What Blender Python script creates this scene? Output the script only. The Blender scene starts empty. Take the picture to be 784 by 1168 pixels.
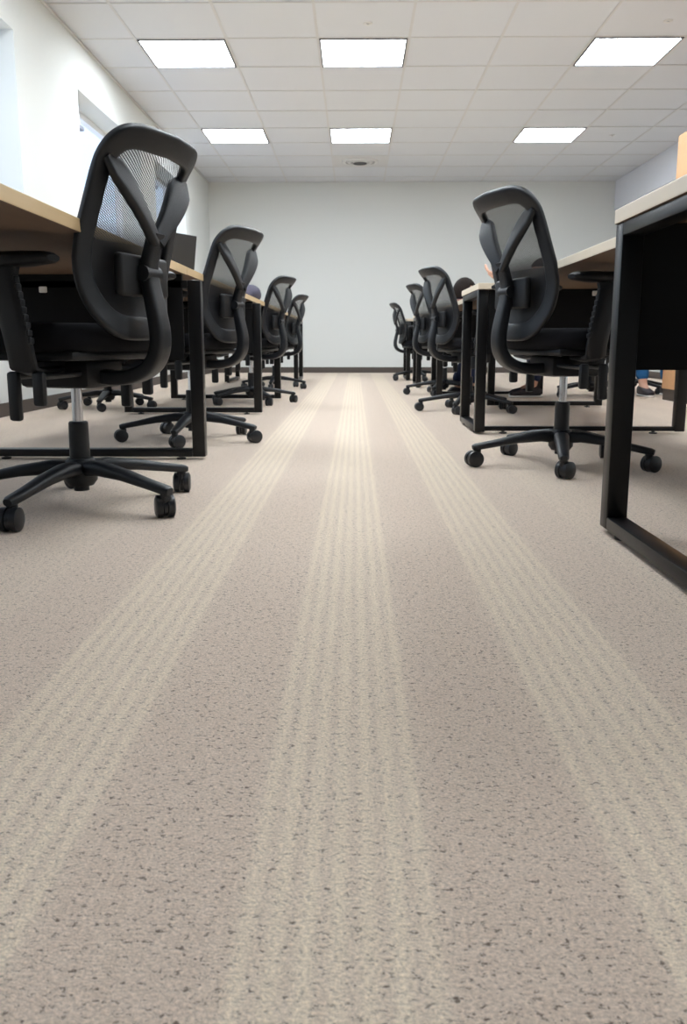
import bpy, bmesh, math, random
from mathutils import Vector, Matrix
random.seed(7)
PI = math.pi
C = bpy.context.scene.collection
sc = bpy.context.scene

# ------------------------------------------------------------------ camera
CAM_H = 0.455
cam = bpy.data.cameras.new('camera')
camo = bpy.data.objects.new('camera', cam); C.objects.link(camo)
cam.sensor_fit = 'HORIZONTAL'; cam.sensor_width = 24.0
cam.lens = 930/784*24.0
cam.shift_y = -28/784
cam.clip_start = 0.02
camo.location = (0, 0, CAM_H)
camo.rotation_euler = (PI/2 - math.atan(165/930), 0, math.atan(13/930))
cam.dof.use_dof = True; cam.dof.focus_distance = 1.7; cam.dof.aperture_fstop = 12.0
sc.camera = camo

# ------------------------------------------------------------------ world, exposure
w = bpy.data.worlds.new('sky'); sc.world = w; w.use_nodes = True
bg = w.node_tree.nodes['Background']
bg.inputs[0].default_value = (0.66, 0.80, 1.0, 1); bg.inputs[1].default_value = 1.6
sc.view_settings.view_transform = 'Standard'; sc.view_settings.look = 'None'
sc.view_settings.exposure = 0.0; sc.view_settings.gamma = 1.0
sc.view_settings.use_curve_mapping = False
PANEL_EMIT = 31.0

# ------------------------------------------------------------------ room numbers
XL, XR, YN, YF, H = -2.195, 3.90, -3.2, 12.72, 2.81
# daylight comes from the sky through the window openings; portals only guide the sampling
WINS = [(-0.4, 5.62), (6.85, 8.75), (9.35, 10.95)]
for a_, b_ in WINS:
    l = bpy.data.lights.new('daylight_portal', 'AREA'); l.shape = 'RECTANGLE'; l.size = 1.57; l.size_y = b_-a_; l.cycles.is_portal = True
    o = bpy.data.objects.new('daylight_portal', l); C.objects.link(o); o.location = (XL-0.29, (a_+b_)/2, 1.645); o.rotation_euler = (0, -PI/2, 0)

# ------------------------------------------------------------------ materials
def mat(name, col, rough=0.6, metal=0.0, emit=0, bump=None, spec=None, var=0.0, coat=0):
    m = bpy.data.materials.new(name); m.use_nodes = True
    nt = m.node_tree; b = nt.nodes['Principled BSDF']
    b.inputs['Base Color'].default_value = (*col, 1)
    b.inputs['Roughness'].default_value = rough; b.inputs['Metallic'].default_value = metal
    if spec is not None: b.inputs['Specular IOR Level'].default_value = spec
    if emit:
        b.inputs['Emission Color'].default_value = (*col, 1); b.inputs['Emission Strength'].default_value = emit
    if bump or var:
        tc = nt.nodes.new('ShaderNodeTexCoord')
        n = nt.nodes.new('ShaderNodeTexNoise'); n.inputs['Scale'].default_value = bump[0] if bump else 8
        n.inputs['Detail'].default_value = 4
        nt.links.new(tc.outputs['Object'], n.inputs['Vector'])
        if bump:
            bp = nt.nodes.new('ShaderNodeBump'); bp.inputs['Strength'].default_value = bump[1]; bp.inputs['Distance'].default_value = 0.002
            nt.links.new(n.outputs['Fac'], bp.inputs['Height']); nt.links.new(bp.outputs['Normal'], b.inputs['Normal'])
        if var:
            r = nt.nodes.new('ShaderNodeMix'); r.data_type = 'RGBA'
            r.inputs[6].default_value = (*[c*(1-var) for c in col], 1); r.inputs[7].default_value = (*[min(1, c*(1+var)) for c in col], 1)
            nt.links.new(n.outputs['Fac'], r.inputs[0]); nt.links.new(r.outputs[2], b.inputs['Base Color'])
    return m

def mathn(nt, op, a, b=None, c=None):
    n = nt.nodes.new('ShaderNodeMath'); n.operation = op
    for i, v in enumerate((a, b, c)):
        if v is None: continue
        if isinstance(v, (int, float)): n.inputs[i].default_value = v
        else: nt.links.new(v, n.inputs[i])
    return n.outputs[0]

M = {}
M['plastic'] = mat('black_plastic', (0.0075, 0.009, 0.012), 0.44, bump=(900, 0.25), spec=0.42)
M['plastic_soft'] = mat('black_soft_plastic', (0.006, 0.0065, 0.008), 0.5, spec=0.35)
M['fabric'] = mat('black_seat_fabric', (0.008, 0.008, 0.010), 0.95, bump=(700, 0.6), spec=0.15)
M['steel'] = mat('black_powder_coated_steel', (0.0035, 0.0035, 0.004), 0.34, bump=(1200, 0.08), spec=0.32)
M['panel'] = mat('black_panel', (0.004, 0.004, 0.0045), 0.7, spec=0.2)
M['chrome'] = mat('chrome', (0.75, 0.76, 0.8), 0.15, 1.0)
M['nylon'] = mat('caster_nylon', (0.012, 0.013, 0.016), 0.35)
M['wall'] = mat('wall_paint', (0.66, 0.675, 0.66), 0.8, bump=(250, 0.15), spec=0.2)
M['wallb'] = mat('wall_paint_pale', (0.68, 0.70, 0.76), 0.8, spec=0.2)
M['base'] = mat('brown_rubber_baseboard', (0.075, 0.058, 0.048), 0.6)
M['grid'] = mat('ceiling_grid', (0.55, 0.55, 0.56), 0.5)
M['lampframe'] = mat('lamp_frame', (0.10, 0.10, 0.11), 0.5)
M['frame'] = mat('window_frame_paint', (0.80, 0.82, 0.86), 0.4)
M['blind'] = mat('blind_rail', (0.16, 0.18, 0.24), 0.5)
M['orange'] = mat('orange_wood', (0.70, 0.40, 0.20), 0.55, bump=(30, 0.1), var=0.1)
M['white'] = mat('white_plastic', (0.8, 0.8, 0.78), 0.4)
M['vent'] = mat('grey_vent', (0.62, 0.62, 0.62), 0.5)
M['dark'] = mat('dark_grey', (0.03, 0.03, 0.032), 0.6)
M['screen'] = mat('dark_laptop_lid', (0.020, 0.019, 0.019), 0.6)
M['diff'] = mat('lamp_diffuser', (0.87, 0.94, 1.0), 0.5, emit=PANEL_EMIT)
M['skin'] = mat('skin', (0.62, 0.36, 0.26), 0.55)
M['hair'] = mat('dark_hair', (0.012, 0.007, 0.005), 0.7, bump=(200, 0.8), spec=0.15)
M['blue'] = mat('blue_cloth', (0.02, 0.05, 0.50), 0.8)
M['navy'] = mat('navy_cloth', (0.018, 0.028, 0.075), 0.9)
M['jeans'] = mat('blue_denim', (0.02, 0.13, 0.33), 0.9, bump=(300, 0.4))
M['greycloth'] = mat('grey_cloth', (0.16, 0.15, 0.17), 0.9)
M['shoe'] = mat('dark_shoe', (0.02, 0.015, 0.02), 0.6)
M['bag'] = mat('purple_grey_cloth', (0.06, 0.055, 0.085), 0.9, bump=(200, 0.4))

def wood(name, c1, c2, rough=0.45):
    m = bpy.data.materials.new(name); m.use_nodes = True; nt = m.node_tree; b = nt.nodes['Principled BSDF']
    tc = nt.nodes.new('ShaderNodeTexCoord'); mp = nt.nodes.new('ShaderNodeMapping')
    mp.inputs['Scale'].default_value = (26, 1.6, 26)
    n = nt.nodes.new('ShaderNodeTexNoise'); n.inputs['Scale'].default_value = 2.0; n.inputs['Detail'].default_value = 6
    mx = nt.nodes.new('ShaderNodeMix'); mx.data_type = 'RGBA'
    mx.inputs[6].default_value = (*c1, 1); mx.inputs[7].default_value = (*c2, 1)
    nt.links.new(tc.outputs['Object'], mp.inputs[0]); nt.links.new(mp.outputs[0], n.inputs['Vector'])
    nt.links.new(n.outputs['Fac'], mx.inputs[0]); nt.links.new(mx.outputs[2], b.inputs['Base Color'])
    b.inputs['Roughness'].default_value = rough
    return m
M['maple'] = wood('pale_maple_laminate', (0.56, 0.40, 0.21), (0.66, 0.49, 0.28))
M['maple2'] = wood('pale_birch_laminate', (0.70, 0.60, 0.46), (0.77, 0.67, 0.53))
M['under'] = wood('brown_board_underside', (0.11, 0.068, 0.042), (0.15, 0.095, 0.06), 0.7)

# mesh fabric: fine weave of threads with open holes (object coordinates)
def mesh_mat():
    m = bpy.data.materials.new('woven_back_mesh'); m.use_nodes = True; nt = m.node_tree
    b = nt.nodes['Principled BSDF']; out = nt.nodes['Material Output']
    b.inputs['Base Color'].default_value = (0.012, 0.013, 0.016, 1); b.inputs['Roughness'].default_value = 0.6
    tc = nt.nodes.new('ShaderNodeTexCoord'); sp = nt.nodes.new('ShaderNodeSeparateXYZ')
    nt.links.new(tc.outputs['Object'], sp.inputs[0])
    p = 0.0048
    def thread(v, duty):
        f = mathn(nt, 'FRACT', mathn(nt, 'DIVIDE', v, p))
        return mathn(nt, 'LESS_THAN', f, duty)
    xs, zs = sp.outputs['X'], sp.outputs['Z']
    t1 = thread(mathn(nt, 'ADD', mathn(nt, 'MULTIPLY', zs, 0.9), mathn(nt, 'MULTIPLY', xs, 0.42)), 0.42)
    t2 = thread(mathn(nt, 'ADD', xs, 10.0), 0.40)
    al = mathn(nt, 'MAXIMUM', t1, t2)
    # the lower half of the back is woven tighter
    dense = nt.nodes.new('ShaderNodeMapRange'); dense.inputs[1].default_value = 0.755; dense.inputs[2].default_value = 0.70
    nt.links.new(zs, dense.inputs[0])
    al = mathn(nt, 'MAXIMUM', al, mathn(nt, 'MULTIPLY', dense.outputs[0], 0.93))
    tr = nt.nodes.new('ShaderNodeBsdfTransparent'); mx = nt.nodes.new('ShaderNodeMixShader')
    nt.links.new(al, mx.inputs[0]); nt.links.new(tr.outputs[0], mx.inputs[1]); nt.links.new(b.outputs[0], mx.inputs[2])
    nt.links.new(mx.outputs[0], out.inputs[0])
    return m
M['mesh'] = mesh_mat()

def glass_mat():
    m = bpy.data.materials.new('window_glass'); m.use_nodes = True; nt = m.node_tree
    out = nt.nodes['Material Output']; nt.nodes.remove(nt.nodes['Principled BSDF'])
    tr = nt.nodes.new('ShaderNodeBsdfTransparent'); gl = nt.nodes.new('ShaderNodeBsdfGlossy'); gl.inputs['Roughness'].default_value = 0.02
    mx = nt.nodes.new('ShaderNodeMixShader')
    mx.inputs[0].default_value = 0.05; nt.links.new(tr.outputs[0], mx.inputs[1]); nt.links.new(gl.outputs[0], mx.inputs[2])
    nt.links.new(mx.outputs[0], out.inputs[0]); return m
M['glass'] = glass_mat()

def ceiling_mat():
    m = mat('ceiling_tile', (0.62, 0.64, 0.68), 0.9, spec=0.1)
    nt = m.node_tree; b = nt.nodes['Principled BSDF']
    tc = nt.nodes.new('ShaderNodeTexCoord'); n = nt.nodes.new('ShaderNodeTexNoise'); n.inputs['Scale'].default_value = 160
    n.inputs['Detail'].default_value = 3
    bp = nt.nodes.new('ShaderNodeBump'); bp.inputs['Strength'].default_value = 0.3; bp.inputs['Distance'].default_value = 0.002
    nt.links.new(tc.outputs['Object'], n.inputs['Vector']); nt.links.new(n.outputs['Fac'], bp.inputs['Height'])
    nt.links.new(bp.outputs['Normal'], b.inputs['Normal']); return m
M['ceil'] = ceiling_mat()

def carpet_mat():
    m = bpy.data.materials.new('striped_loop_carpet'); m.use_nodes = True; nt = m.node_tree; b = nt.nodes['Principled BSDF']
    L = nt.links
    tc = nt.nodes.new('ShaderNodeTexCoord'); sp = nt.nodes.new('ShaderNodeSeparateXYZ'); L.new(tc.outputs['Object'], sp.inputs[0])
    def noise(scale, detail=2, mapping=None, rough=0.5):
        n = nt.nodes.new('ShaderNodeTexNoise'); n.inputs['Scale'].default_value = scale; n.inputs['Detail'].default_value = detail
        n.inputs['Roughness'].default_value = rough
        if mapping:
            mp = nt.nodes.new('ShaderNodeMapping'); mp.inputs['Scale'].default_value = mapping; L.new(tc.outputs['Object'], mp.inputs[0]); L.new(mp.outputs[0], n.inputs['Vector'])
        else: L.new(tc.outputs['Object'], n.inputs['Vector'])
        return n.outputs['Fac']
    # wobbling x so the stripe edges follow the loops
    x = mathn(nt, 'ADD', sp.outputs['X'], mathn(nt, 'MULTIPLY', mathn(nt, 'SUBTRACT', noise(120), 0.5), 0.010))
    PER = 0.325
    u = mathn(nt, 'SUBTRACT', mathn(nt, 'FRACT', mathn(nt, 'DIVIDE', mathn(nt, 'ADD', x, 0.0125 + PER/2 + 10*PER), PER)), 0.5)
    au = mathn(nt, 'MULTIPLY', mathn(nt, 'ABSOLUTE', u), PER)            # distance from band centre
    band = nt.nodes.new('ShaderNodeMapRange'); band.inputs[1].default_value = 0.088; band.inputs[2].default_value = 0.078
    L.new(au, band.inputs[0])
    soft = nt.nodes.new('ShaderNodeMapRange'); soft.inputs[1].default_value = 0.105; soft.inputs[2].default_value = 0.06
    L.new(au, soft.inputs[0])
    wv = mathn(nt, 'COSINE', mathn(nt, 'MULTIPLY', au, 2*PI/0.0242))
    wv = mathn(nt, 'MULTIPLY_ADD', wv, 0.5, 0.5)
    wv = mathn(nt, 'POWER', wv, 0.8)
    strip = mathn(nt, 'MULTIPLY', wv, band.outputs[0])
    brk = mathn(nt, 'MULTIPLY_ADD', noise(14, 3, (3.0, 0.45, 1)), 0.9, 0.25)
    strip = mathn(nt, 'MULTIPLY', strip, brk)
    far = nt.nodes.new('ShaderNodeMapRange'); far.inputs[1].default_value = 0.46; far.inputs[2].default_value = 0.52; far.inputs[3].default_value = 1.0; far.inputs[4].default_value = 0.3
    L.new(mathn(nt, 'ABSOLUTE', sp.outputs['X']), far.inputs[0]); strip = mathn(nt, 'MULTIPLY', strip, far.outputs[0])
    fac = mathn(nt, 'ADD', mathn(nt, 'MULTIPLY', strip, 0.50), mathn(nt, 'MULTIPLY', mathn(nt, 'MULTIPLY', soft.outputs[0], far.outputs[0]), 0.20))
    fac = mathn(nt, 'MINIMUM', fac, 1.0)
    # ground colour with warm and cool mottling
    g = nt.nodes.new('ShaderNodeMix'); g.data_type = 'RGBA'
    g.inputs[6].default_value = (0.62, 0.485, 0.38, 1); g.inputs[7].default_value = (0.76, 0.63, 0.52, 1)
    L.new(noise(70, 5), g.inputs[0])
    s = nt.nodes.new('ShaderNodeMix'); s.data_type = 'RGBA'; s.inputs[7].default_value = (0.92, 0.79, 0.60, 1)
    L.new(g.outputs[2], s.inputs[6]); L.new(fac, s.inputs[0])
    # per-loop light and dark
    loop = noise(260, 3, (1.0, 1.3, 1), 0.75)
    lm = nt.nodes.new('ShaderNodeMapRange'); lm.inputs[1].default_value = 0.3; lm.inputs[2].default_value = 0.7
    lm.inputs[3].default_value = 0.64; lm.inputs[4].default_value = 1.28; L.new(loop, lm.inputs[0])
    v1 = nt.nodes.new('ShaderNodeMix'); v1.data_type = 'RGBA'; v1.blend_type = 'MULTIPLY'; v1.inputs[0].default_value = 1
    L.new(s.outputs[2], v1.inputs[6]); L.new(lm.outputs[0], v1.inputs[7])
    # scattered dark flecks, short dashes across the pile
    fl = noise(170, 3, (0.70, 1.0, 1), 0.75)
    fm = nt.nodes.new('ShaderNodeMapRange'); fm.inputs[1].default_value = 0.575; fm.inputs[2].default_value = 0.625; fm.inputs[4].default_value = 0.85
    L.new(fl, fm.inputs[0])
    v2 = nt.nodes.new('ShaderNodeMix'); v2.data_type = 'RGBA'; v2.inputs[7].default_value = (0.11, 0.075, 0.055, 1)
    L.new(v1.outputs[2], v2.inputs[6]); L.new(mathn(nt, 'MULTIPLY', fm.outputs[0], mathn(nt, 'SUBTRACT', 1.0, mathn(nt, 'MULTIPLY', strip, 0.7))), v2.inputs[0])
    L.new(v2.outputs[2], b.inputs['Base Color'])
    b.inputs['Roughness'].default_value = 0.9; b.inputs['Specular IOR Level'].default_value = 0.2
    b.inputs['Sheen Weight'].default_value = 0.5; b.inputs['Sheen Roughness'].default_value = 0.35; b.inputs['Sheen Tint'].default_value = (1, 0.93, 0.86, 1)
    hgt = mathn(nt, 'ADD', mathn(nt, 'MULTIPLY', loop, 1.0), mathn(nt, 'MULTIPLY', fm.outputs[0], -0.6))
    bp = nt.nodes.new('ShaderNodeBump'); bp.inputs['Strength'].default_value = 0.55; bp.inputs['Distance'].default_value = 0.004
    L.new(hgt, bp.inputs['Height']); L.new(bp.outputs['Normal'], b.inputs['Normal'])
    return m
M['carpet'] = carpet_mat()

# ------------------------------------------------------------------ mesh helpers
def box(bm, x0, y0, z0, x1, y1, z1, bev=0.0, seg=2, mtx=None):
    g = bmesh.ops.create_cube(bm, size=1.0); vs = g['verts']
    for v in vs:
        v.co = Vector((x0+(v.co.x+.5)*(x1-x0), y0+(v.co.y+.5)*(y1-y0), z0+(v.co.z+.5)*(z1-z0)))
    if bev:
        es = list({e for v in vs for e in v.link_edges})
        r = bmesh.ops.bevel(bm, geom=es, offset=bev, segments=seg, affect='EDGES', profile=0.5, clamp_overlap=True)
        vs = list({v for f in r['faces'] for v in f.verts} | {v for v in vs if v.is_valid})
    if mtx:
        for v in vs: v.co = mtx @ v.co
    return bm

def cyl(bm, a, b, r0, r1=None, n=20, cap=True):
    a, b = Vector(a), Vector(b); r1 = r0 if r1 is None else r1
    d = (b-a); q = d.to_track_quat('Z', 'Y')
    ra = [bm.verts.new(a + q @ Vector((r0*math.cos(2*PI*i/n), r0*math.sin(2*PI*i/n), 0))) for i in range(n)]
    rb = [bm.verts.new(b + q @ Vector((r1*math.cos(2*PI*i/n), r1*math.sin(2*PI*i/n), 0))) for i in range(n)]
    for i in range(n): bm.faces.new((ra[i], ra[(i+1) % n], rb[(i+1) % n], rb[i]))
    if cap: bm.faces.new(ra[::-1]); bm.faces.new(rb)

def lathe(bm, prof, origin=(0, 0, 0), axis='Z', n=24):
    o = Vector(origin); rings = []
    for r, h in prof:
        ring = []
        for i in range(n):
            c, s = r*math.cos(2*PI*i/n), r*math.sin(2*PI*i/n)
            p = Vector((c, s, h)) if axis == 'Z' else (Vector((h, c, s)) if axis == 'X' else Vector((c, h, s)))
            ring.append(bm.verts.new(o+p))
        rings.append(ring)
    for a, b in zip(rings, rings[1:]):
        for i in range(n): bm.faces.new((a[i], a[(i+1) % n], b[(i+1) % n], b[i]))
    bm.faces.new(rings[0][::-1]); bm.faces.new(rings[-1])

def sweep(bm, pts, wid, thk, normals, closed=False, n=12, power=3.2):
    """sweep a rounded-rectangle section: wid along side vector, thk along the normal"""
    P = [Vector(p) for p in pts]; N = len(P); rings = []
    for i in range(N):
        if closed: t = P[(i+1) % N]-P[(i-1) % N]
        else: t = P[min(i+1, N-1)]-P[max(i-1, 0)]
        t.normalize(); nn = Vector(normals[i] if isinstance(normals, list) else normals)
        nn = (nn - t*nn.dot(t)).normalized(); s = t.cross(nn)
        wi = wid[i] if isinstance(wid, list) else wid; th = thk[i] if isinstance(thk, list) else thk
        ring = []
        for k in range(n):
            a = 2*PI*(k+0.5)/n; ca, sa = math.cos(a), math.sin(a)
            u = math.copysign(abs(ca)**(2/power), ca)*wi/2; v = math.copysign(abs(sa)**(2/power), sa)*th/2
            ring.append(bm.verts.new(P[i]+s*u+nn*v))
        rings.append(ring)
    R = list(zip(rings, rings[1:])) + ([(rings[-1], rings[0])] if closed else [])
    for a, b in R:
        for k in range(n): bm.faces.new((a[k], a[(k+1) % n], b[(k+1) % n], b[k]))
    if not closed: bm.faces.new(rings[0][::-1]); bm.faces.new(rings[-1])

def obj(name, bm, m, parent=None, smooth=True, angle=40):
    bmesh.ops.recalc_face_normals(bm, faces=bm.faces)
    me = bpy.data.meshes.new(name); bm.to_mesh(me); bm.free()
    if smooth:
        me.polygons.foreach_set('use_smooth', [True]*len(me.polygons))
        me.set_sharp_from_angle(angle=math.radians(angle))
    ms = m if isinstance(m, list) else [m]
    for x in ms: me.materials.append(x)
    o = bpy.data.objects.new(name, me); C.objects.link(o)
    if parent: o.parent = parent
    return o

def NB(): return bmesh.new()
def struct(name, bm, m, parent=None, smooth=False):
    o = obj(name, bm, m, parent, smooth)
    o['kind'] = 'structure'
    return o
def thing(name, label, cat, loc=(0, 0, 0), rz=0, group=None):
    o = bpy.data.objects.new(name, None); C.objects.link(o); o.empty_display_size = 0.1
    o.location = loc; o.rotation_euler = (0, 0, rz); o['label'] = label; o['category'] = cat
    if group: o['group'] = group
    return o
def copy_tree(o, parent=None):
    c = o.copy(); C.objects.link(c)
    if parent: c.parent = parent
    for ch in list(o.children): copy_tree(ch, c)
    return c

# ------------------------------------------------------------------ room
bm = NB(); box(bm, XL-0.3, YN-0.1, -0.1, XR+0.2, YF+0.2, 0); struct('floor', bm, M['carpet'])
bm = NB(); box(bm, XL-0.3, YF, 0, XR+0.2, YF+0.15, H); struct('wall_back', bm, M['wall'])
bm = NB(); box(bm, XL-0.3, YN-0.15, 0, XR+0.2, YN, H); struct('wall_front', bm, M['wall'])
bm = NB(); box(bm, XR, YN, 0, XR+0.15, YF, 2.40); struct('wall_right', bm, M['wall'])
bm = NB(); box(bm, XR-0.05, YN, 2.40, XR+0.15, YF, H); struct('trim_1', bm, M['wallb'])
# left wall with three deep window openings
SILL, HEAD = 0.86, 2.43
bm = NB()
ys = [YN] + [v for ab in WINS for v in ab] + [YF]
box(bm, XL-0.28, YN, 0, XL, YF, SILL); box(bm, XL-0.28, YN, HEAD, XL, YF, H)
for i in range(0, len(ys), 2): box(bm, XL-0.28, ys[i], SILL, XL, ys[i+1], HEAD)
struct('wall_left', bm, M['wall'])
for k, (a_, b_) in enumerate(WINS):
    e = bpy.data.objects.new('window_%d' % (k+1), None); C.objects.link(e); e.location = (XL, a_, SILL); e['kind'] = 'structure'
    L_ = b_-a_; HH = HEAD-SILL; x0, x1 = -0.26, -0.20
    bm = NB()
    box(bm, x0, 0, 0, x1, L_, 0.05); box(bm, x0, 0, HH-0.05, x1, L_, HH)
    box(bm, x0, 0, 0.05, x1, 0.05, HH-0.05); box(bm, x0, L_-0.05, 0.05, x1, L_, HH-0.05)
    nm = max(1, round(L_/1.9))
    for q in range(1, nm): box(bm, x0, L_*q/nm-0.02, 0.05, x1, L_*q/nm+0.02, HH-0.05)
    obj('window_frame', bm, M['frame'], e, False)
    bm = NB(); box(bm, -0.235, 0.05, 0.05, -0.229, L_-0.05, HH-0.05); obj('pane', bm, M['glass'], e, False)
    bm = NB(); box(bm, -0.198, 0, -0.02, 0.03, L_, 0.006, 0.003); obj('window_sill', bm, M['frame'], e, False)
    if k:
        bm = NB(); box(bm, -0.19, 0.02, HH-0.20, -0.12, min(0.5 if k == 1 else 0.65, L_), HH-0.165, 0.005)
        box(bm, -0.165, 0.02, HH-0.165, -0.155, min(0.5 if k == 1 else 0.65, L_), HH-0.0)
        bm.faces.ensure_lookup_table()
        o = obj('blind', bm, [M['blind'], M['frame']], e, False)
        for p in o.data.polygons:
            if p.center.z > HH-0.164: p.material_index = 1
# baseboards
bm = NB(); box(bm, XL, YF-0.015, 0, XR, YF, 0.085, 0.004); struct('baseboard_back', bm, M['base'])
bm = NB(); box(bm, XR-0.015, YN, 0, XR, YF-0.016, 0.085, 0.004); struct('baseboard_right', bm, M['base'])
bm = NB(); box(bm, XL, YN, 0, XL+0.015, YF-0.016, 0.085, 0.004); struct('baseboard_left', bm, M['base'])

# ceiling: slab, lay-in tiles with T-bar grid
GX0, GPX, GY0, GPY = -0.30, 0.72, 6.91, 0.68
bm = NB(); box(bm, XL-0.3, YN-0.1, H+0.02, XR+0.2, YF+0.2, H+0.12)
LIGHTS = [(ix, iy) for iy in (-4, 0, 4) for ix in (-2, 0, 3)] + [(0, -7), (3, -7)]  # lamps in negative rows are added out of view to light the foreground carpet
gx = [GX0+GPX*i for i in range(-3, 7)]; gy = [GY0+GPY*j for j in range(-16, 10)]
vent_cell = (0, 6)
def cell(i, j): return GX0+GPX*i, GY0+GPY*j, GX0+GPX*(i+1), GY0+GPY*(j+1)
for i in range(-3, 6):
    for j in range(-15, 9):
        if ((i, j) in LIGHTS) or (i, j) == vent_cell: continue
        x0, y0, x1, y1 = cell(i, j)
        x0, x1 = max(x0, XL-.2), min(x1, XR+.1); y0, y1 = max(y0, YN-.05), min(y1, YF+.05)
        if x1-x0 < .03 or y1-y0 < .03: continue
        dz = random.uniform(0, 0.0025)
        box(bm, x0+0.003, y0+0.003, H+dz, x1-0.003, y1-0.003, H+0.018)
struct('ceiling', bm, M['ceil'])
bm = NB()
for x in gx:
    if XL < x < XR: box(bm, x-0.010, YN, H-0.003, x+0.010, YF, H+0.001)
for y in gy:
    if YN < y < YF: box(bm, XL, y-0.010, H-0.0025, XR, y+0.010, H+0.0012)
struct('trim_2', bm, M['grid'])
bm = NB(); box(bm, XL, YN, H-0.02, XL+0.02, YF, H-0.003); struct('trim_3', bm, M['grid'])

# lamps
names = {(-2, 0): 'left panel of the nearer row of square ceiling lamps', (0, 0): 'middle panel of the nearer row of square ceiling lamps',
         (3, 0): 'right panel of the nearer row of square ceiling lamps', (-2, 4): 'left panel of the farther row of square ceiling lamps',
         (0, 4): 'middle panel of the farther row, in front of the round air vent', (3, 4): 'right panel of the farther row of square ceiling lamps'}
proto = None
for (i, j) in LIGHTS:
    x0, y0, x1, y1 = cell(i, j); cx, cy = (x0+x1)/2, (y0+y1)/2
    if proto is None:
        proto = thing('ceiling_lamp', '', 'ceiling light', (cx, cy, H)); t = proto
        hx, hy = GPX/2-0.012, GPY/2-0.012
        bm = NB()
        box(bm, -hx, -hy, -0.010, hx, -hy+0.014, 0.018); box(bm, -hx, hy-0.014, -0.010, hx, hy, 0.018)
        box(bm, -hx, -hy+0.014, -0.010, -hx+0.014, hy-0.014, 0.018); box(bm, hx-0.014, -hy+0.014, -0.010, hx, hy-0.014, 0.018)
        obj('frame', bm, M['lampframe'], t, False)
        bm = NB(); box(bm, -hx+0.014, -hy+0.014, -0.004, hx-0.014, hy-0.014, 0.004); obj('diffuser', bm, M['diff'], t, False)
    else:
        t = copy_tree(proto); t.location = (cx, cy, H)
    t['group'] = 'ceiling lamps'
    t['label'] = names.get((i, j), 'added square ceiling lamp out of view above the first desks')
    if j == -7: t['label'] = {0: 'added square ceiling lamp, out of view over the aisle near the camera', 3: 'added square ceiling lamp, out of view over the right side near the camera'}[i]  # added off the regular row spacing to brighten the near floor
    if j == -4: t['label'] = {-2: 'added square ceiling lamp, out of view over the nearest left desk', 0: 'added square ceiling lamp, out of view over the aisle', 3: 'added square ceiling lamp, out of view over the nearest right desk'}[i]

# vent
x0, y0, x1, y1 = cell(*vent_cell)
t = thing('ceiling_vent', 'square white air vent with round dark opening in the ceiling near the back wall', 'vent', ((x0+x1)/2, (y0+y1)/2, H))
bm = NB(); box(bm, -GPX/2+.012, -GPY/2+.012, 0, GPX/2-.012, GPY/2-.012, 0.015); obj('face_plate', bm, M['grid'], t, False)
bm = NB()
for k, r in enumerate((0.24, 0.17, 0.10)):
    lathe(bm, [(r, -0.001), (r-0.01, -0.016-0.006*k), (r-0.045, -0.018-0.006*k), (r-0.05, -0.001)])
obj('cone', bm, M['vent'], t)
bm = NB(); lathe(bm, [(0.09, -0.0125), (0.09, -0.034)]); obj('opening', bm, M['dark'], t)
# sprinkler heads
for k, (x, y, lb) in enumerate([(0.09, 6.62, 'small round ceiling sprinkler above the middle lamp'), (2.32, 6.60, 'small round ceiling sprinkler beyond the right lamp of the nearer row'),
                 (2.96, 10.0, 'small round ceiling sprinkler right of the farther right lamp')]):
    if k == 0:
        s0 = t = thing('ceiling_sprinkler', lb, 'sprinkler', (x, y, H), 0, 'ceiling sprinklers')
        bm = NB(); lathe(bm, [(0.035, 0), (0.035, -0.003), (0.03, -0.005)]); obj('cover_plate', bm, M['vent'], t)
        bm = NB(); lathe(bm, [(0.008, -0.004), (0.008, -0.010), (0.014, -0.011), (0.014, -0.013)]); obj('nozzle', bm, M['vent'], t)
    else:
        t = copy_tree(s0); t.location = (x, y, H); t['label'] = lb

# ------------------------------------------------------------------ tall orange cabinet on the right
t = thing('storage_cabinet', 'tall orange wooden cabinet with dark plinth at the right side of the room', 'cabinet', (2.50, 6.22, 0))
bm = NB(); box(bm, 0, 0, 0.09, 1.1, 0.5, 2.03, 0.004); obj('body', bm, M['orange'], t, False)
bm = NB(); box(bm, 0.008, 0.008, 0, 1.09, 0.49, 0.089); obj('plinth', bm, M['base'], t, False)
dr = None
for k in range(2):
    bm = NB(); box(bm, 0.012+0.541*k, -0.02, 0.11, 0.547+0.541*k, -0.001, 2.01, 0.003); d = obj('door', bm, M['orange'], t, False)
    bm = NB(); xx = 0.50 if k == 0 else 0.60
    cyl(bm, (xx, -0.045, 0.98), (xx, -0.045, 1.12), 0.006); cyl(bm, (xx, -0.045, 0.99), (xx, -0.019, 0.99), 0.004); cyl(bm, (xx, -0.045, 1.11), (xx, -0.019, 1.11), 0.004)
    obj('handle', bm, M['chrome'], d)

# ------------------------------------------------------------------ desks
def square_loop(bm, p0, p1, zt, wt=0.05, bt=0.03, top=True):
    """closed steel loop standing on the floor between p0 and p1 (x,y), outer faces at these points"""
    (xa, ya), (xb, yb) = p0, p1
    if abs(xb-xa) > abs(yb-ya):   # runs along x
        y0, y1 = ya-wt/2, ya+wt/2; x0, x1 = min(xa, xb), max(xa, xb)
        legs = [(x0, y0, x0+wt, y1), (x1-wt, y0, x1, y1)]; bar = (x0+wt, y0, x1-wt, y1)
    else:
        x0, x1 = xa-wt/2, xa+wt/2; y0, y1 = min(ya, yb), max(ya, yb)
        legs = [(x0, y0, x1, y0+wt), (x0, y1-wt, x1, y1)]; bar = (x0, y0+wt, x1, y1-wt)
    return legs, bar

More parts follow.
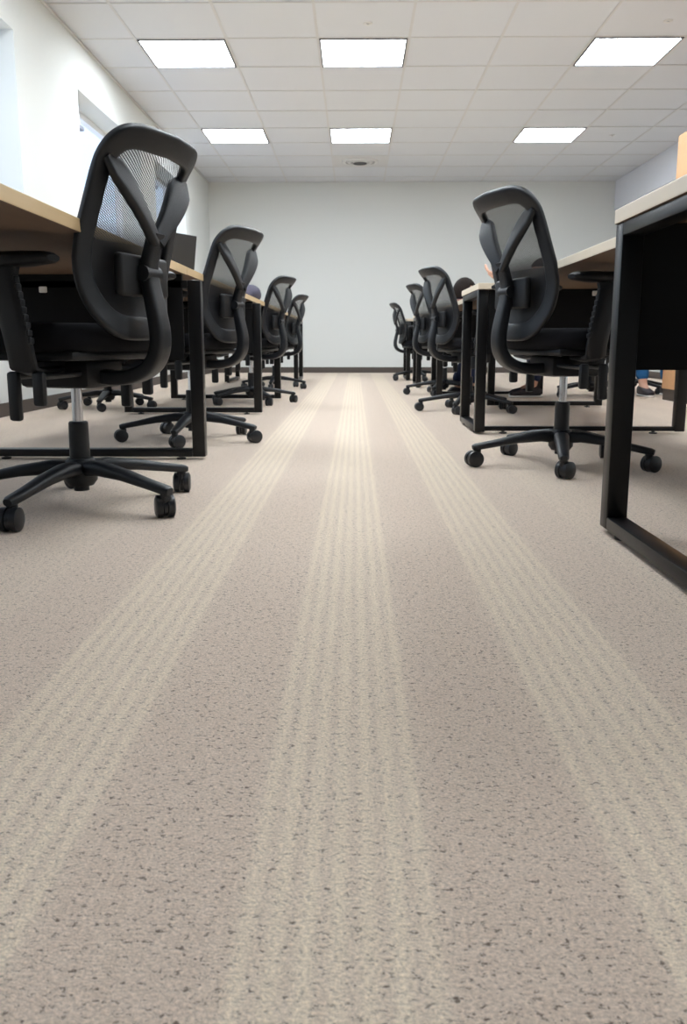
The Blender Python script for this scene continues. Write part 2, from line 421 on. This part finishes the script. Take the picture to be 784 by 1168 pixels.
def loop_parts(t, p0, p1, zt, wt=0.05, bt=0.03):
    legs, bar = square_loop(None, p0, p1, zt, wt, bt)
    for (a, b, c, d) in legs:
        bm = NB(); box(bm, a, b, 0.012, c, d, zt, 0.003); obj('leg', bm, M['steel'], t, True, 30)
    a, b, c, d = bar
    bm = NB(); box(bm, a, b, 0.012, c, d, 0.012+bt, 0.003); obj('crossbar', bm, M['steel'], t, True, 30)
    bm = NB(); box(bm, a, b, zt-bt, c, d, zt, 0.003); obj('top_bar', bm, M['steel'], t, True, 30)
    # levelling feet
    if c-a > d-b: fs = [(a+0.05, (b+d)/2), (c-0.05, (b+d)/2)]
    else: fs = [((a+c)/2, b+0.05), ((a+c)/2, d-0.05)]
    for fx, fy in fs:
        bm = NB(); lathe(bm, [(0.019, 0), (0.019, 0.006), (0.008, 0.008), (0.008, 0.013)], (fx, fy, 0)); obj('levelling_foot', bm, M['nylon'], t)

def desk(label, x0, x1, y0, y1, D, th, loops, panel=None, rail=None, medge='maple', group='office desks', white_spot=None, zl=None, single=None):
    zl = zl or D-th
    t = thing('office_desk', label, 'desk', (0, 0, 0), 0, group)
    cx, cy = (x0+x1)/2, (y0+y1)/2; t.location = (cx, cy, 0)
    bm = NB(); box(bm, x0-cx, y0-cy, D-th, x1-cx, y1-cy, D, 0.0025)
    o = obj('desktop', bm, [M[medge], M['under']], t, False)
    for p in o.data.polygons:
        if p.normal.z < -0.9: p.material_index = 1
    for (p0, p1) in loops:
        loop_parts(t, (p0[0]-cx, p0[1]-cy), (p1[0]-cx, p1[1]-cy), zl)
    if zl < D-th-0.001:
        for (p0, p1) in loops:
            bm = NB(); box(bm, x0+0.06-cx, p0[1]-0.02-cy, zl+0.0003, x1-0.06-cx, p0[1]+0.02-cy, D-th-0.0003); obj('spacer', bm, M['steel'], t, False)
    if single:
        bm = NB(); box(bm, single[0]-0.025-cx, single[1]-0.025-cy, 0.012, single[0]+0.025-cx, single[1]+0.025-cy, zl, 0.003); obj('leg', bm, M['steel'], t, True, 30)
    if panel:
        px0, px1, py, pz = panel
        bm = NB(); box(bm, px0-cx, py-0.01-cy, pz, px1-cx, py+0.01-cy, D-th-0.001, 0.002); obj('modesty_panel', bm, M['panel'], t, False)
    if rail:
        a, b, y = rail
        bm = NB(); box(bm, a-cx, y-0.02-cy, 0.014, b-cx, y+0.02-cy, 0.036, 0.003); obj('floor_rail', bm, M['steel'], t, True, 30)
        for fx in (a+0.10, b-0.10):
            bm = NB(); lathe(bm, [(0.02, 0), (0.02, 0.006), (0.008, 0.008), (0.008, 0.016)], (fx-cx, y-cy, 0)); obj('levelling_foot', bm, M['nylon'], t)
    if white_spot:
        bm = NB(); X_, Y_, Z_ = white_spot
        box(bm, X_-0.015-cx, Y_-0.012-cy, Z_-0.012, X_+0.015-cx, Y_-cy, Z_+0.012, 0.004); obj('white_block', bm, M['white'], t)  # small white block set against the panel
    return t

# right row
D1 = desk('nearest black-legged desk on the right with pale birch top, cut by the photo edge', 0.60, 2.0, 1.22, 1.975, 0.757, 0.033,
     [((0.63, 1.22), (0.63, 1.975)), ((1.97, 1.22), (1.97, 1.975))], (0.656, 1.944, 1.95, 0.392), medge='maple2')
cx, cy = 1.3, (1.22+1.975)/2
bm = NB(); pts = [(0.80-cx, 1.90-cy, 0.712), (0.86-cx, 1.86-cy, 0.700), (1.0-cx, 1.84-cy, 0.706), (1.2-cx, 1.85-cy, 0.715)]
sweep(bm, pts, 0.007, 0.007, (0, 0, 1), power=2, n=8); obj('cable', bm, M['vent'], D1)
desk('long pale-topped desk set back behind the nearest right chair', 0.715, 1.67, 1.978, 4.085, 0.742, 0.030, [((0.95, 3.75), (1.62, 3.75))][:0], (0.735, 1.65, 4.07, 0.41), medge='maple2', white_spot=(1.16, 4.06, 0.69))
desk('right-hand loop-legged desk standing just behind the nearest right chair', 0.60, 1.67, 4.09, 4.72, 0.742, 0.030,
     [((0.63, 4.11), (0.63, 4.71))], (0.656, 1.619, 4.125, 0.40), (0.656, 1.619, 4.16), medge='maple2', single=(1.645, 4.16))
desk('long desk set back beside the second right chair', 0.715, 1.79, 4.723, 6.945, 0.742, 0.030, [((0.95, 5.9), (1.77, 5.9))], (0.735, 1.65, 6.93, 0.40), medge='maple2')
desk('loop-legged desk on the right between the second and third chairs', 0.69, 1.67, 6.95, 7.47, 0.742, 0.030,
     [((0.715, 6.955), (0.715, 7.465))], (0.741, 1.59, 6.97, 0.40), (0.741, 1.59, 7.2), medge='maple2', single=(1.615, 7.2))
desk('long desk behind the third right chair', 0.715, 1.67, 7.473, 8.37, 0.742, 0.030, [], (0.735, 1.65, 8.35, 0.40), medge='maple2')
desk('loop-legged desk beyond the third right chair', 0.62, 1.67, 8.375, 8.95, 0.742, 0.030,
     [((0.65, 8.39), (0.65, 8.93))], (0.676, 1.59, 8.40, 0.40), medge='maple2')
desk('long desk before the last right-hand desk', 0.715, 1.67, 8.953, 10.05, 0.742, 0.030, [], (0.735, 1.65, 10.03, 0.40), medge='maple2')
desk('farthest right-hand desk, by the last chair near the back wall', 0.62, 1.67, 10.055, 10.7, 0.742, 0.030,
     [((0.65, 10.07), (0.65, 10.68))], (0.676, 1.59, 10.08, 0.40), medge='maple2')
# left row
DL = 0.744
desk('nearest left desk with a warm maple edge, above the large chair', -1.5, -0.65, 0.75, 3.235, DL, 0.032,
     [((-1.49, 3.205), (-0.59, 3.205)), ((-1.49, 0.80), (-0.64, 0.80))], (-1.44, -0.66, 3.19, 0.39), zl=0.69, white_spot=(-1.19, 3.18, 0.655))
desk('second left desk with the dark laptop on it', -1.5, -0.65, 3.238, 5.31, DL, 0.030, [((-1.49, 5.28), (-0.60, 5.28))], (-1.44, -0.65, 5.27, 0.39), zl=0.70)
desk('third left desk, beside the third chair', -1.5, -0.65, 5.313, 6.66, DL, 0.030, [((-1.49, 6.63), (-0.60, 6.63))], (-1.44, -0.65, 6.61, 0.39), zl=0.70)
desk('fourth left desk, beside the farthest left chair', -1.5, -0.65, 6.663, 9.39, DL, 0.030, [], (-1.44, -0.65, 9.37, 0.39))
desk('farthest left desk with thin loop legs in front of the white wall', -1.5, -0.65, 9.393, 10.32, DL, 0.030,
     [((-0.675, 9.40), (-0.675, 10.31)), ((-1.47, 9.40), (-1.47, 10.31))], (-1.44, -0.71, 9.42, 0.39))

# ------------------------------------------------------------------ office chair (faces +Y, origin on the floor under its column)
ZB, ZT = 0.475, 0.957
def smooth(a, b, x):
    t = max(0, min(1, (x-a)/(b-a))); return t*t*(3-2*t)
def prof(z):       # back surface depth: lumbar forward at 0.62, leaning back above, flaring at the top
    y = -0.188 + 0.018*smooth(0.46, 0.60, z) - 0.090*max(0, (z-0.64)/0.32)**1.1
    y -= 0.022*smooth(0.88, 0.97, z)
    return y
def S(x, z): return Vector((x, prof(z)-(0.022+0.032*smooth(0.84, 0.95, z))*(1-min(1, (x/0.20)**2)), z))
def snorm(x, z):
    e = 0.004; return (S(x+e, z)-S(x-e, z)).cross(S(x, z+e)-S(x, z-e)).normalized() * -1
def hoop_xz(t, k=1.0):
    zc, hh = (ZB+ZT)/2, (ZT-ZB)/2
    c, s = math.cos(t), math.sin(t)
    p = 9.0 if s > 0 else 3.6
    zz = math.copysign(abs(s)**(2/p), s)
    ww = 0.208 - 0.022*zz*(1 if zz > 0 else -0.2) - 0.035*(max(0, -zz)**2)
    return math.copysign(abs(c)**(2/p), c)*ww*k, zc+zz*hh*k

def make_caster(parent, r, a):
    c = bpy.data.objects.new('caster', None); C.objects.link(c)
def make_chair(label):
    t = thing('office_chair', label, 'chair', (0, 0, 0), 0, 'black mesh office chairs')
    P = M['plastic']
    # hoop frame
    bm = NB(); n = 72; pts = []; nr = []; wd = []; th = []
    for i in range(n):
        x, z = hoop_xz(2*PI*i/n, 0.93); pts.append(S(x, z)); nr.append(snorm(x, z))
        q = smooth(0.88, 0.95, z); wd.append(0.052+0.010*smooth(0.62, 0.52, z)+0.008*q); th.append(0.020+0.006*q)
    sweep(bm, pts, wd, th, nr, closed=True, n=16, power=5); hoop = obj('back_frame', bm, P, t)
    # lower rail gusset: broad bevelled inner lip
    # mesh panel
    bm = NB(); rings = []; n = 60; K = 10
    for k in range(1, K+1):
        ring = []
        for i in range(n):
            x, z = hoop_xz(2*PI*i/n, 0.9*k/K); ring.append(bm.verts.new(S(x, z)+Vector((0, 0.004, 0))))
        rings.append(ring)
    c = bm.verts.new(S(0, (ZB+ZT)/2)+Vector((0, 0.004, 0)))
    for i in range(n): bm.faces.new((c, rings[0][i], rings[0][(i+1) % n]))
    for a, b in zip(rings, rings[1:]):
        for i in range(n): bm.faces.new((a[i], b[i], b[(i+1) % n], a[(i+1) % n]))
    obj('mesh_panel', bm, M['mesh'], t)
    # Y-shaped rear support: spine and two arms
    bm = NB()
    sp = [(0.0, -0.02, 0.375), (0, -0.12, 0.362), (0, -0.19, 0.368), (0, -0.240, 0.392), (0, -0.266, 0.43), (0, -0.271, 0.48), (0, -0.262, 0.54), (0, -0.250, 0.60), (0, -0.247, 0.65), (0, -0.256, 0.69), (0, -0.272, 0.735)]
    # densify
    dsp = []
    for i in range(len(sp)-1):
        a, b = Vector(sp[i]), Vector(sp[i+1])
        p0 = Vector(sp[max(i-1, 0)]); p3 = Vector(sp[min(i+2, len(sp)-1)])
        for q in range(4):
            u = q/4; dsp.append(0.5*((2*a)+(b-p0)*u+(2*p0-5*a+4*b-p3)*u*u+(3*a-p0-3*b+p3)*u**3))
    dsp.append(Vector(sp[-1])); m_ = len(dsp)
    nn = []
    for i in range(m_):
        tt = (dsp[min(i+1, m_-1)]-dsp[max(i-1, 0)]).normalized(); nn.append(tuple(tt.cross(Vector((1, 0, 0)))))
    sweep(bm, dsp, [0.062-0.010*smooth(0.5, 0.72, p.z) for p in dsp], [0.040-0.010*smooth(0.45, 0.7, p.z) for p in dsp], nn, n=16, power=5)
    for s in (-1, 1):
        a = Vector((s*0.004, -0.268, 0.712)); e = Vector((s*0.176, prof(0.89)-0.012, 0.893)); N_ = 12
        pts = [a.lerp(e, i/N_)+Vector((0, -0.010*math.sin(PI*i/N_), 0)) for i in range(N_+1)]
        sweep(bm, pts, [0.044+0.034*smooth(0, 0.8, i/N_)-0.044*smooth(0.85, 1, i/N_) for i in range(N_+1)], [0.026-0.008*smooth(.7, 1, i/N_) for i in range(N_+1)], (s*-0.12, -1, 0.25), n=16, power=5)
    obj('back_support', bm, P, t)
    # lumbar pad with its bracket
    bm = NB(); box(bm, -0.115, -0.236, 0.572, 0.115, -0.210, 0.678, 0.011, 3); lp = obj('lumbar_pad', bm, M['plastic_soft'], t)
    bm = NB(); cyl(bm, (-0.036, -0.246, 0.632), (0.036, -0.246, 0.632), 0.020); box(bm, -0.02, -0.250, 0.60, 0.02, -0.23, 0.655, 0.005); obj('bracket', bm, P, lp)
    # seat cushion
    bm = NB(); N = 28
    def seat_ring(k, z, dz=0):
        r = []
        for i in range(N*2):
            a = 2*PI*i/(N*2); c_, s_ = math.cos(a), math.sin(a)
            x = math.copysign(abs(c_)**(2/4), c_)*0.245*k; y = 0.045+math.copysign(abs(s_)**(2/4), s_)*0.225*k
            r.append((x, y, z-0.025*smooth(0.12, 0.27, y)))
        return r
    rings = []
    for k, z in ((0.5, 0.432), (0.93, 0.432), (0.985, 0.445), (1.0, 0.465), (0.985, 0.487), (0.93, 0.500), (0.8, 0.505), (0.5, 0.497), (0.15, 0.494)):
        rings.append([bm.verts.new(p) for p in seat_ring(k, z)])
    for a, b in zip(rings, rings[1:]):
        for i in range(N*2): bm.faces.new((a[i], a[(i+1) % (N*2)], b[(i+1) % (N*2)], b[i]))
    bm.faces.new(rings[0]); bm.faces.new(rings[-1]); obj('seat', bm, M['fabric'], t, True, 60)
    bm = NB(); box(bm, -0.21, -0.15, 0.410, 0.21, 0.23, 0.434, 0.010, 2); obj('seat_pan', bm, M['plastic_soft'], t)
    # tilt mechanism
    bm = NB(); box(bm, -0.085, -0.10, 0.335, 0.085, 0.12, 0.409, 0.014, 2); box(bm, -0.20, -0.03, 0.375, 0.20, 0.03, 0.409, 0.006)
    mech = obj('tilt_mechanism', bm, M['plastic_soft'], t)
    for s in (-1, 1):
        for (yy, zz) in ((-0.075, 0.30), (0.0, 0.262)):
            bm = NB(); cyl(bm, (s*0.08, yy, 0.375), (s*0.245, yy, 0.372), 0.008, n=10); box(bm, s*0.245-0.010, yy-0.017, zz, s*0.245+0.010, yy+0.017, 0.385, 0.008, 2)
            obj('lever', bm, P, mech)
    # arms
    for s in (-1, 1):
        bm = NB()
        ap = [(s*0.12, -0.02, 0.405), (s*0.20, -0.03, 0.400), (s*0.255, -0.04, 0.412), (s*0.276, -0.052, 0.445), (s*0.280, -0.045, 0.50), (s*0.280, -0.03, 0.57), (s*0.278, -0.015, 0.62), (s*0.275, -0.005, 0.652)]
        nn = []
        V = [Vector(p) for p in ap]
        for i in range(len(V)):
            tt = (V[min(i+1, len(V)-1)]-V[max(i-1, 0)]).normalized(); nn.append(tuple(tt.cross(Vector((0, 1, 0)))))
        sweep(bm, V, [0.07, 0.07, 0.072, 0.075, 0.075, 0.078, 0.085, 0.12], [0.02, 0.02, 0.024, 0.026, 0.028, 0.03, 0.034, 0.04], nn)
        arm = obj('armrest', bm, P, t)
        bm = NB(); pp = []
        sweep(bm, [(s*0.272, -0.158, 0.668), (s*0.272, -0.143, 0.670), (s*0.272, -0.08, 0.668), (s*0.270, 0.03, 0.668), (s*0.266, 0.10, 0.670), (s*0.262, 0.125, 0.668)],
              [0.045, 0.07, 0.088, 0.092, 0.085, 0.05], [0.014, 0.026, 0.036, 0.038, 0.032, 0.018], (0, 0, 1), n=16, power=3)
        obj('arm_pad', bm, M['plastic_soft'], arm)
        bm = NB()   # ribbed adjuster strip on the rear edge of the post
        for k in range(9):
            z = 0.47+0.018*k; yb = -0.092+0.22*(z-0.47)
            box(bm, s*0.28-0.009, yb+0.001, z, s*0.28+0.009, yb+0.010, z+0.0155, 0.003)
        obj('height_adjuster', bm, P, arm)
    # gas lift
    bm = NB(); cyl(bm, (0, 0, 0.20), (0, 0, 0.345), 0.0145, n=24); gl = obj('gas_lift', bm, M['chrome'], t)
    bm = NB(); lathe(bm, [(0.021, 0.045), (0.021, 0.10), (0.0285, 0.105), (0.0265, 0.236), (0.023, 0.240)]); obj('lift_cover', bm, P, gl)
    # star base
    bm = NB(); lathe(bm, [(0.034, 0.06), (0.045, 0.075), (0.046, 0.120), (0.036, 0.137)])
    RB = 0.318
    for k in range(5):
        a = 2*PI*k/5 + PI/2; d = Vector((math.cos(a), math.sin(a), 0))
        V = [d*0.02+Vector((0, 0, 0.108)), d*0.08+Vector((0, 0, 0.112)), d*0.17+Vector((0, 0, 0.102)), d*0.26+Vector((0, 0, 0.085)), d*(RB+0.005)+Vector((0, 0, 0.074)), d*(RB+0.018)+Vector((0, 0, 0.072))]
        sweep(bm, V, [0.055, 0.055, 0.047, 0.040, 0.036, 0.024], [0.044, 0.040, 0.032, 0.026, 0.025, 0.018], (0, 0, 1), power=2.8)
        cyl(bm, d*RB+Vector((0, 0, 0.05)), d*RB+Vector((0, 0, 0.075)), 0.014, n=12)
    obj('star_base', bm, P, t)
    for k in range(5):
        a = 2*PI*k/5 + PI/2; d = Vector((math.cos(a), math.sin(a), 0)); o = d*RB
        ca = a + [0.9, -0.6, 2.2, 0.3, -1.4][k]; ax = Vector((math.cos(ca), math.sin(ca), 0)); fw = Vector((-ax.y, ax.x, 0))
        off = o+fw*0.012
        bm = NB(); cyl(bm, off-ax*0.005+Vector((0, 0, 0.030)), off+ax*0.005+Vector((0, 0, 0.030)), 0.027, n=20)
        box(bm, -0.012, -0.012, 0.042, 0.012, 0.012, 0.058, 0.003, 2, Matrix.Translation(o))
        cs = obj('caster', bm, M['nylon'], t)
        for s in (-1, 1):
            bm = NB(); A = off+ax*s*0.007+Vector((0, 0, 0.030)); B = off+ax*s*0.022+Vector((0, 0, 0.030)); B2 = off+ax*s*0.026+Vector((0, 0, 0.030))
            cyl(bm, A, B, 0.030, n=24); cyl(bm, B, B2, 0.030, 0.022, n=24); obj('wheel', bm, M['nylon'], cs)
    return t

def face(dx, dy): return math.atan2(dy, dx) - PI/2
chair0 = make_chair('large black mesh-back office chair nearest on the left, tucked under the maple desk')
chair0.location = (-0.772, 2.26, 0); chair0.rotation_euler.z = face(-0.95, 0.30)
spots = [
 (0.772, 3.05, face(0.95, 0.30), 1.0, 'nearest black mesh-back office chair on the right side of the aisle'),
 (-0.77, 3.85, face(-0.95, 0.30), 0.985, 'second black office chair on the left, behind the first left desk leg'),
 (0.765, 5.53, face(0.96, 0.26), 0.965, 'second black office chair on the right, tall back left of the seated people'),
 (-0.79, 6.25, face(-0.96, 0.26), 0.965, 'third black office chair on the left, between the third and fourth desks'),
 (0.79, 7.3, face(0.98, 0.2), 0.985, 'third black office chair on the right, with the person in blue sitting in it'),
 (-0.81, 8.3, face(-0.98, 0.2), 0.95, 'farthest black office chair on the left, against the white wall'),
 (0.76, 10.15, face(0.99, 0.12), 0.96, 'farthest black office chair on the right, small against the back wall'),
 (-1.74, 5.75, face(0.95, -0.2), 0.97, 'black office chair on the window side, seen low beneath the second left desk'),
]
bases = [0.0]
for (x, y, rz, sz, lb) in spots:
    c = copy_tree(chair0); c.location = (x, y, 0); c.rotation_euler.z = rz; c.scale = (1, 1, sz); c['label'] = lb
# swivel each star base so the legs point as in the photo (world angle of one leg)
for ch in chair0.children:
    if ch.name.startswith('armrest'): ch.location.z = -0.018
def swivel(root, ang):
    d = ang - root.rotation_euler.z - PI/2
    for ch in root.children:
        n = ch.name.split('.')[0]
        if n in ('star_base', 'caster'): ch.rotation_euler.z = d
roots = [chair0] + [o for o in C.objects if o.name.startswith('office_chair.')]
roots.sort(key=lambda o: o.name)
for r, a in zip(roots, (-30.5, -102, -93, -112, -60, -112, -20, -150, 60, 20)):
    swivel(r, math.radians(a))

# ------------------------------------------------------------------ things on the desks
t = thing('laptop', 'dark open laptop standing on the second left desk', 'laptop', (-0.92, 4.16, DL), math.radians(62))
bm = NB(); box(bm, -0.17, 0.0, 0.0, 0.17, 0.23, 0.016, 0.004); obj('keyboard_base', bm, M['dark'], t, False)
bm = NB(); mt = Matrix.Rotation(math.radians(-9), 4, 'X'); mt = Matrix.Translation((0, 0.0, 0.012)) @ Matrix.Rotation(math.radians(8), 4, 'X')
box(bm, -0.17, -0.008, 0.0, 0.17, 0.0, 0.235, 0.003, 2, mt); obj('screen', bm, M['screen'], t, False)
t = NB()
bmesh.ops.create_icosphere(t, subdivisions=3, radius=1)
for v in t.verts:
    v.co = Vector((v.co.x*0.07, v.co.y*0.15, max(0, v.co.z*0.5+0.35)*0.135*(1-0.25*v.co.y**2)+0.004*math.sin(9*v.co.y*3)))
o = obj('pouch', t, M['bag'], None); o.location = (-0.735, 5.9, DL)
o['label'] = 'small slumped purple-grey cloth bag on the left desks, behind the second left chair'; o['category'] = 'bag'

# ------------------------------------------------------------------ people (seated, face +Y)
def skin_mesh(name, joints, edges, m, parent, root=0, sub=2):
    me = bpy.data.meshes.new(name); me.from_pydata([j[:3] for j in joints], edges, []); me.update()
    o = bpy.data.objects.new(name, me); C.objects.link(o)
    if parent: o.parent = parent
    md = o.modifiers.new('skin', 'SKIN'); md.use_smooth_shade = True
    for i, j in enumerate(joints):
        sv = me.skin_vertices[0].data[i]; r = j[3]; r = r if isinstance(r, tuple) else (r, r); sv.radius = r; sv.use_root = (i == root)
    sb = o.modifiers.new('sub', 'SUBSURF'); sb.levels = sub; sb.render_levels = sub
    me.materials.append(m); return o

def person(label, loc, rz, shirt, trousers, lean=0.15, head_at=None, hands=None, feet=None, shoe=None, ky=0.44):
    t = thing('person', label, 'person', loc, rz)
    neck = Vector((0, lean, 0.98 - lean*0.25)); hip = Vector((0, 0, 0.56)); chest = hip.lerp(neck, 0.66)
    head = head_at or (neck+Vector((0, 0.07, 0.14)))
    feet = feet or [(-0.12, 0.48), (0.12, 0.44)]
    knees = [Vector((s*0.13, ky, 0.555)) for s in (-1, 1)]
    if head_at: neck = head_at-Vector((0, 0.05, 0.15)); chest = hip.lerp(neck, 0.66)
    sh = [chest.lerp(neck, 0.72)+Vector((s*0.17, 0, 0)) for s in (-1, 1)]
    hands = hands or [Vector((-0.14, 0.46, 0.79)), Vector((0.14, 0.46, 0.79))]
    elb = []
    for s, hn, shd in zip((-1, 1), hands, sh):
        mid = (shd+hn)/2; e = mid+Vector((s*0.06, 0.0, -0.12)); e.z = max(e.z, 0.79); elb.append(e)
    J = [(*hip, 0.13), (*chest, (0.15, 0.10)), (*neck, 0.055), (*(head-Vector((0, 0.01, 0.05))), 0.055)]; E = [(0, 1), (1, 2), (2, 3)]
    for k in (0, 1):
        b = len(J); hx = (-0.09, 0.09)[k]
        J += [(hx, 0.06, 0.54, 0.085), (*knees[k], 0.062), (feet[k][0], feet[k][1], 0.09, 0.038), (feet[k][0], feet[k][1]+0.12, 0.035, 0.03)]
        E += [(0, b), (b, b+1), (b+1, b+2), (b+2, b+3)]
        b = len(J); J += [(*sh[k], 0.06), (*elb[k], 0.042), (*hands[k], 0.027)]
        E += [(1, b), (b, b+1), (b+1, b+2)]
        w_ = b+2; d = (hands[k]-elb[k]).normalized(); side = Vector((1, 0, 0)); side = (side-d*side.dot(d)).normalized()
        pb = len(J); J.append((*(hands[k]+d*0.06), (0.034, 0.016))); E.append((w_, pb))
        up = side.cross(d)
        for f, (o_, ln) in enumerate(((-0.03, 0.055), (-0.01, 0.07), (0.01, 0.065), (0.028, 0.05))):
            q = len(J); p1 = hands[k]+d*0.085+side*o_; p2 = p1+d*ln*0.55+up*0.008; p3 = p2+d*ln*0.4+up*0.022
            J += [(*p1, 0.010), (*p2, 0.009), (*p3, 0.008)]; E += [(pb, q), (q, q+1), (q+1, q+2)]
        q = len(J); p1 = hands[k]+d*0.03-side*0.035; J += [(*p1, 0.011), (*(p1+d*0.035-side*0.018), 0.009)]; E += [(w_, q), (q, q+1)]
    skin_mesh('body', J, E, M['skin'], t)
    # head
    bm = NB(); bmesh.ops.create_uvsphere(bm, u_segments=24, v_segments=18, radius=1)
    for v in bm.verts:
        x, y, z = v.co; jaw = 1-0.28*max(0, -z)
        nx, ny, nz = x*0.076*jaw, y*0.095*(1-0.12*max(0, -z)), z*0.115
        if y > 0.85 and -0.25 < z < 0.15 and abs(x) < 0.2: ny += 0.022
        if y > 0.7 and 0.05 < z < 0.3 and 0.2 < abs(x) < 0.55: ny -= 0.008
        v.co = head+Vector((nx, ny, nz))
    for s in (-1, 1): box(bm, s*0.074-0.006, -0.014, -0.03, s*0.074+0.010, 0.014, 0.03, 0.006, 2, Matrix.Translation(head))
    hd = obj('head', bm, M['skin'], t)
    bm = NB(); bmesh.ops.create_uvsphere(bm, u_segments=10, v_segments=8, radius=0.012, matrix=Matrix.Translation(head+Vector((-0.03, 0.083, 0.015))))
    bmesh.ops.create_uvsphere(bm, u_segments=10, v_segments=8, radius=0.012, matrix=Matrix.Translation(head+Vector((0.03, 0.083, 0.015)))); obj('eyes', bm, M['dark'], hd)
    bm = NB(); bmesh.ops.create_uvsphere(bm, u_segments=28, v_segments=20, radius=1)
    dl = [v for v in bm.verts if (v.co.y > 0.35 and v.co.z < 0.45) or v.co.z < -0.55]
    bmesh.ops.delete(bm, geom=dl, context='VERTS')
    for v in bm.verts: v.co = head+Vector((v.co.x*0.088, v.co.y*0.108-0.004, v.co.z*0.128+0.004+0.004*math.sin(17*v.co.x)*math.cos(13*v.co.y)))
    ho = obj('hair', bm, M['hair'], t); md = ho.modifiers.new('solid', 'SOLIDIFY'); md.thickness = 0.012; md.offset = -1
    # shirt
    J = [(*(hip+Vector((0, 0, -0.02))), (0.16, 0.125)), (*chest, (0.175, 0.118)), (*(neck+Vector((0, -0.01, 0.0))), 0.068)]; E = [(0, 1), (1, 2)]
    for k in (0, 1):
        b = len(J); mid = elb[k].lerp(hands[k], 0.15)
        J += [(*sh[k], 0.072), (*elb[k], 0.054), (*mid, 0.048)]; E += [(1, b), (b, b+1), (b+1, b+2)]
    skin_mesh('shirt', J, E, shirt, t)
    J = [(0, 0, 0.545, (0.165, 0.12))]; E = []
    for k in (0, 1):
        b = len(J); J += [((-0.1, 0.1)[k], 0.07, 0.545, 0.095), (*knees[k], 0.074), (feet[k][0], feet[k][1]-0.01, 0.12, 0.056)]; E += [(0, b), (b, b+1), (b+1, b+2)]
    skin_mesh('trousers', J, E, trousers, t)
    for k in (0, 1):
        bm = NB(); fx, fy = feet[k]
        sweep(bm, [(fx, fy-0.07, 0.040), (fx, fy-0.04, 0.052), (fx, fy+0.02, 0.055), (fx, fy+0.09, 0.044), (fx, fy+0.16, 0.034), (fx, fy+0.19, 0.028)],
              [0.05, 0.075, 0.08, 0.09, 0.088, 0.05], [0.05, 0.082, 0.088, 0.06, 0.046, 0.024], (0, 0, 1), n=14, power=2.6)
        so = obj('shoe', bm, M['shoe'], t)
        bm = NB(); sweep(bm, [(fx, fy-0.078, 0.010), (fx, fy-0.04, 0.010), (fx, fy+0.08, 0.010), (fx, fy+0.17, 0.010), (fx, fy+0.198, 0.010)], [0.05, 0.082, 0.094, 0.09, 0.05], 0.018, (0, 0, 1), n=12)
        obj('sole', bm, M['white'], so)
    return t

person('person in a blue top and dark trousers leaning over the right desk, head low', (0.80, 7.3, -0.03), face(0.98, 0.2), M['blue'], M['navy'],
       ky=0.36, feet=[(-0.1, 0.14), (0.13, 0.2)], head_at=Vector((0.0, 0.165, 0.915)), hands=[Vector((-0.12, 0.42, 0.80)), Vector((0.14, 0.44, 0.80))])
P2 = person('person on the far side of the right desks with one bare forearm raised', (1.98, 7.05, 0), face(-1, 0.0), M['greycloth'], M['navy'],
       head_at=Vector((0.0, 0.42, 1.02)), hands=[Vector((-0.02, 0.80, 0.99)), Vector((0.2, 0.55, 0.80))])
P3 = person('person in blue jeans, only the lower legs showing under the nearest right desk', (2.56, 7.62, 0), PI+0.05, M['greycloth'], M['jeans'],
       feet=[(-0.14, 0.42), (0.10, 0.50)], hands=[Vector((-0.12, 0.30, 0.70)), Vector((0.12, 0.30, 0.70))])
for (x, y, rz, lb) in ((2.02, 7.05, face(-1, 0), 'black office chair under the person with the raised forearm'),
                   (2.56, 7.62, PI+0.05, 'black office chair under the person in blue jeans')):
    c = copy_tree(chair0); c.location = (x, y, 0); c.rotation_euler.z = rz; c.scale = (1, 1, 0.97); c['label'] = lb
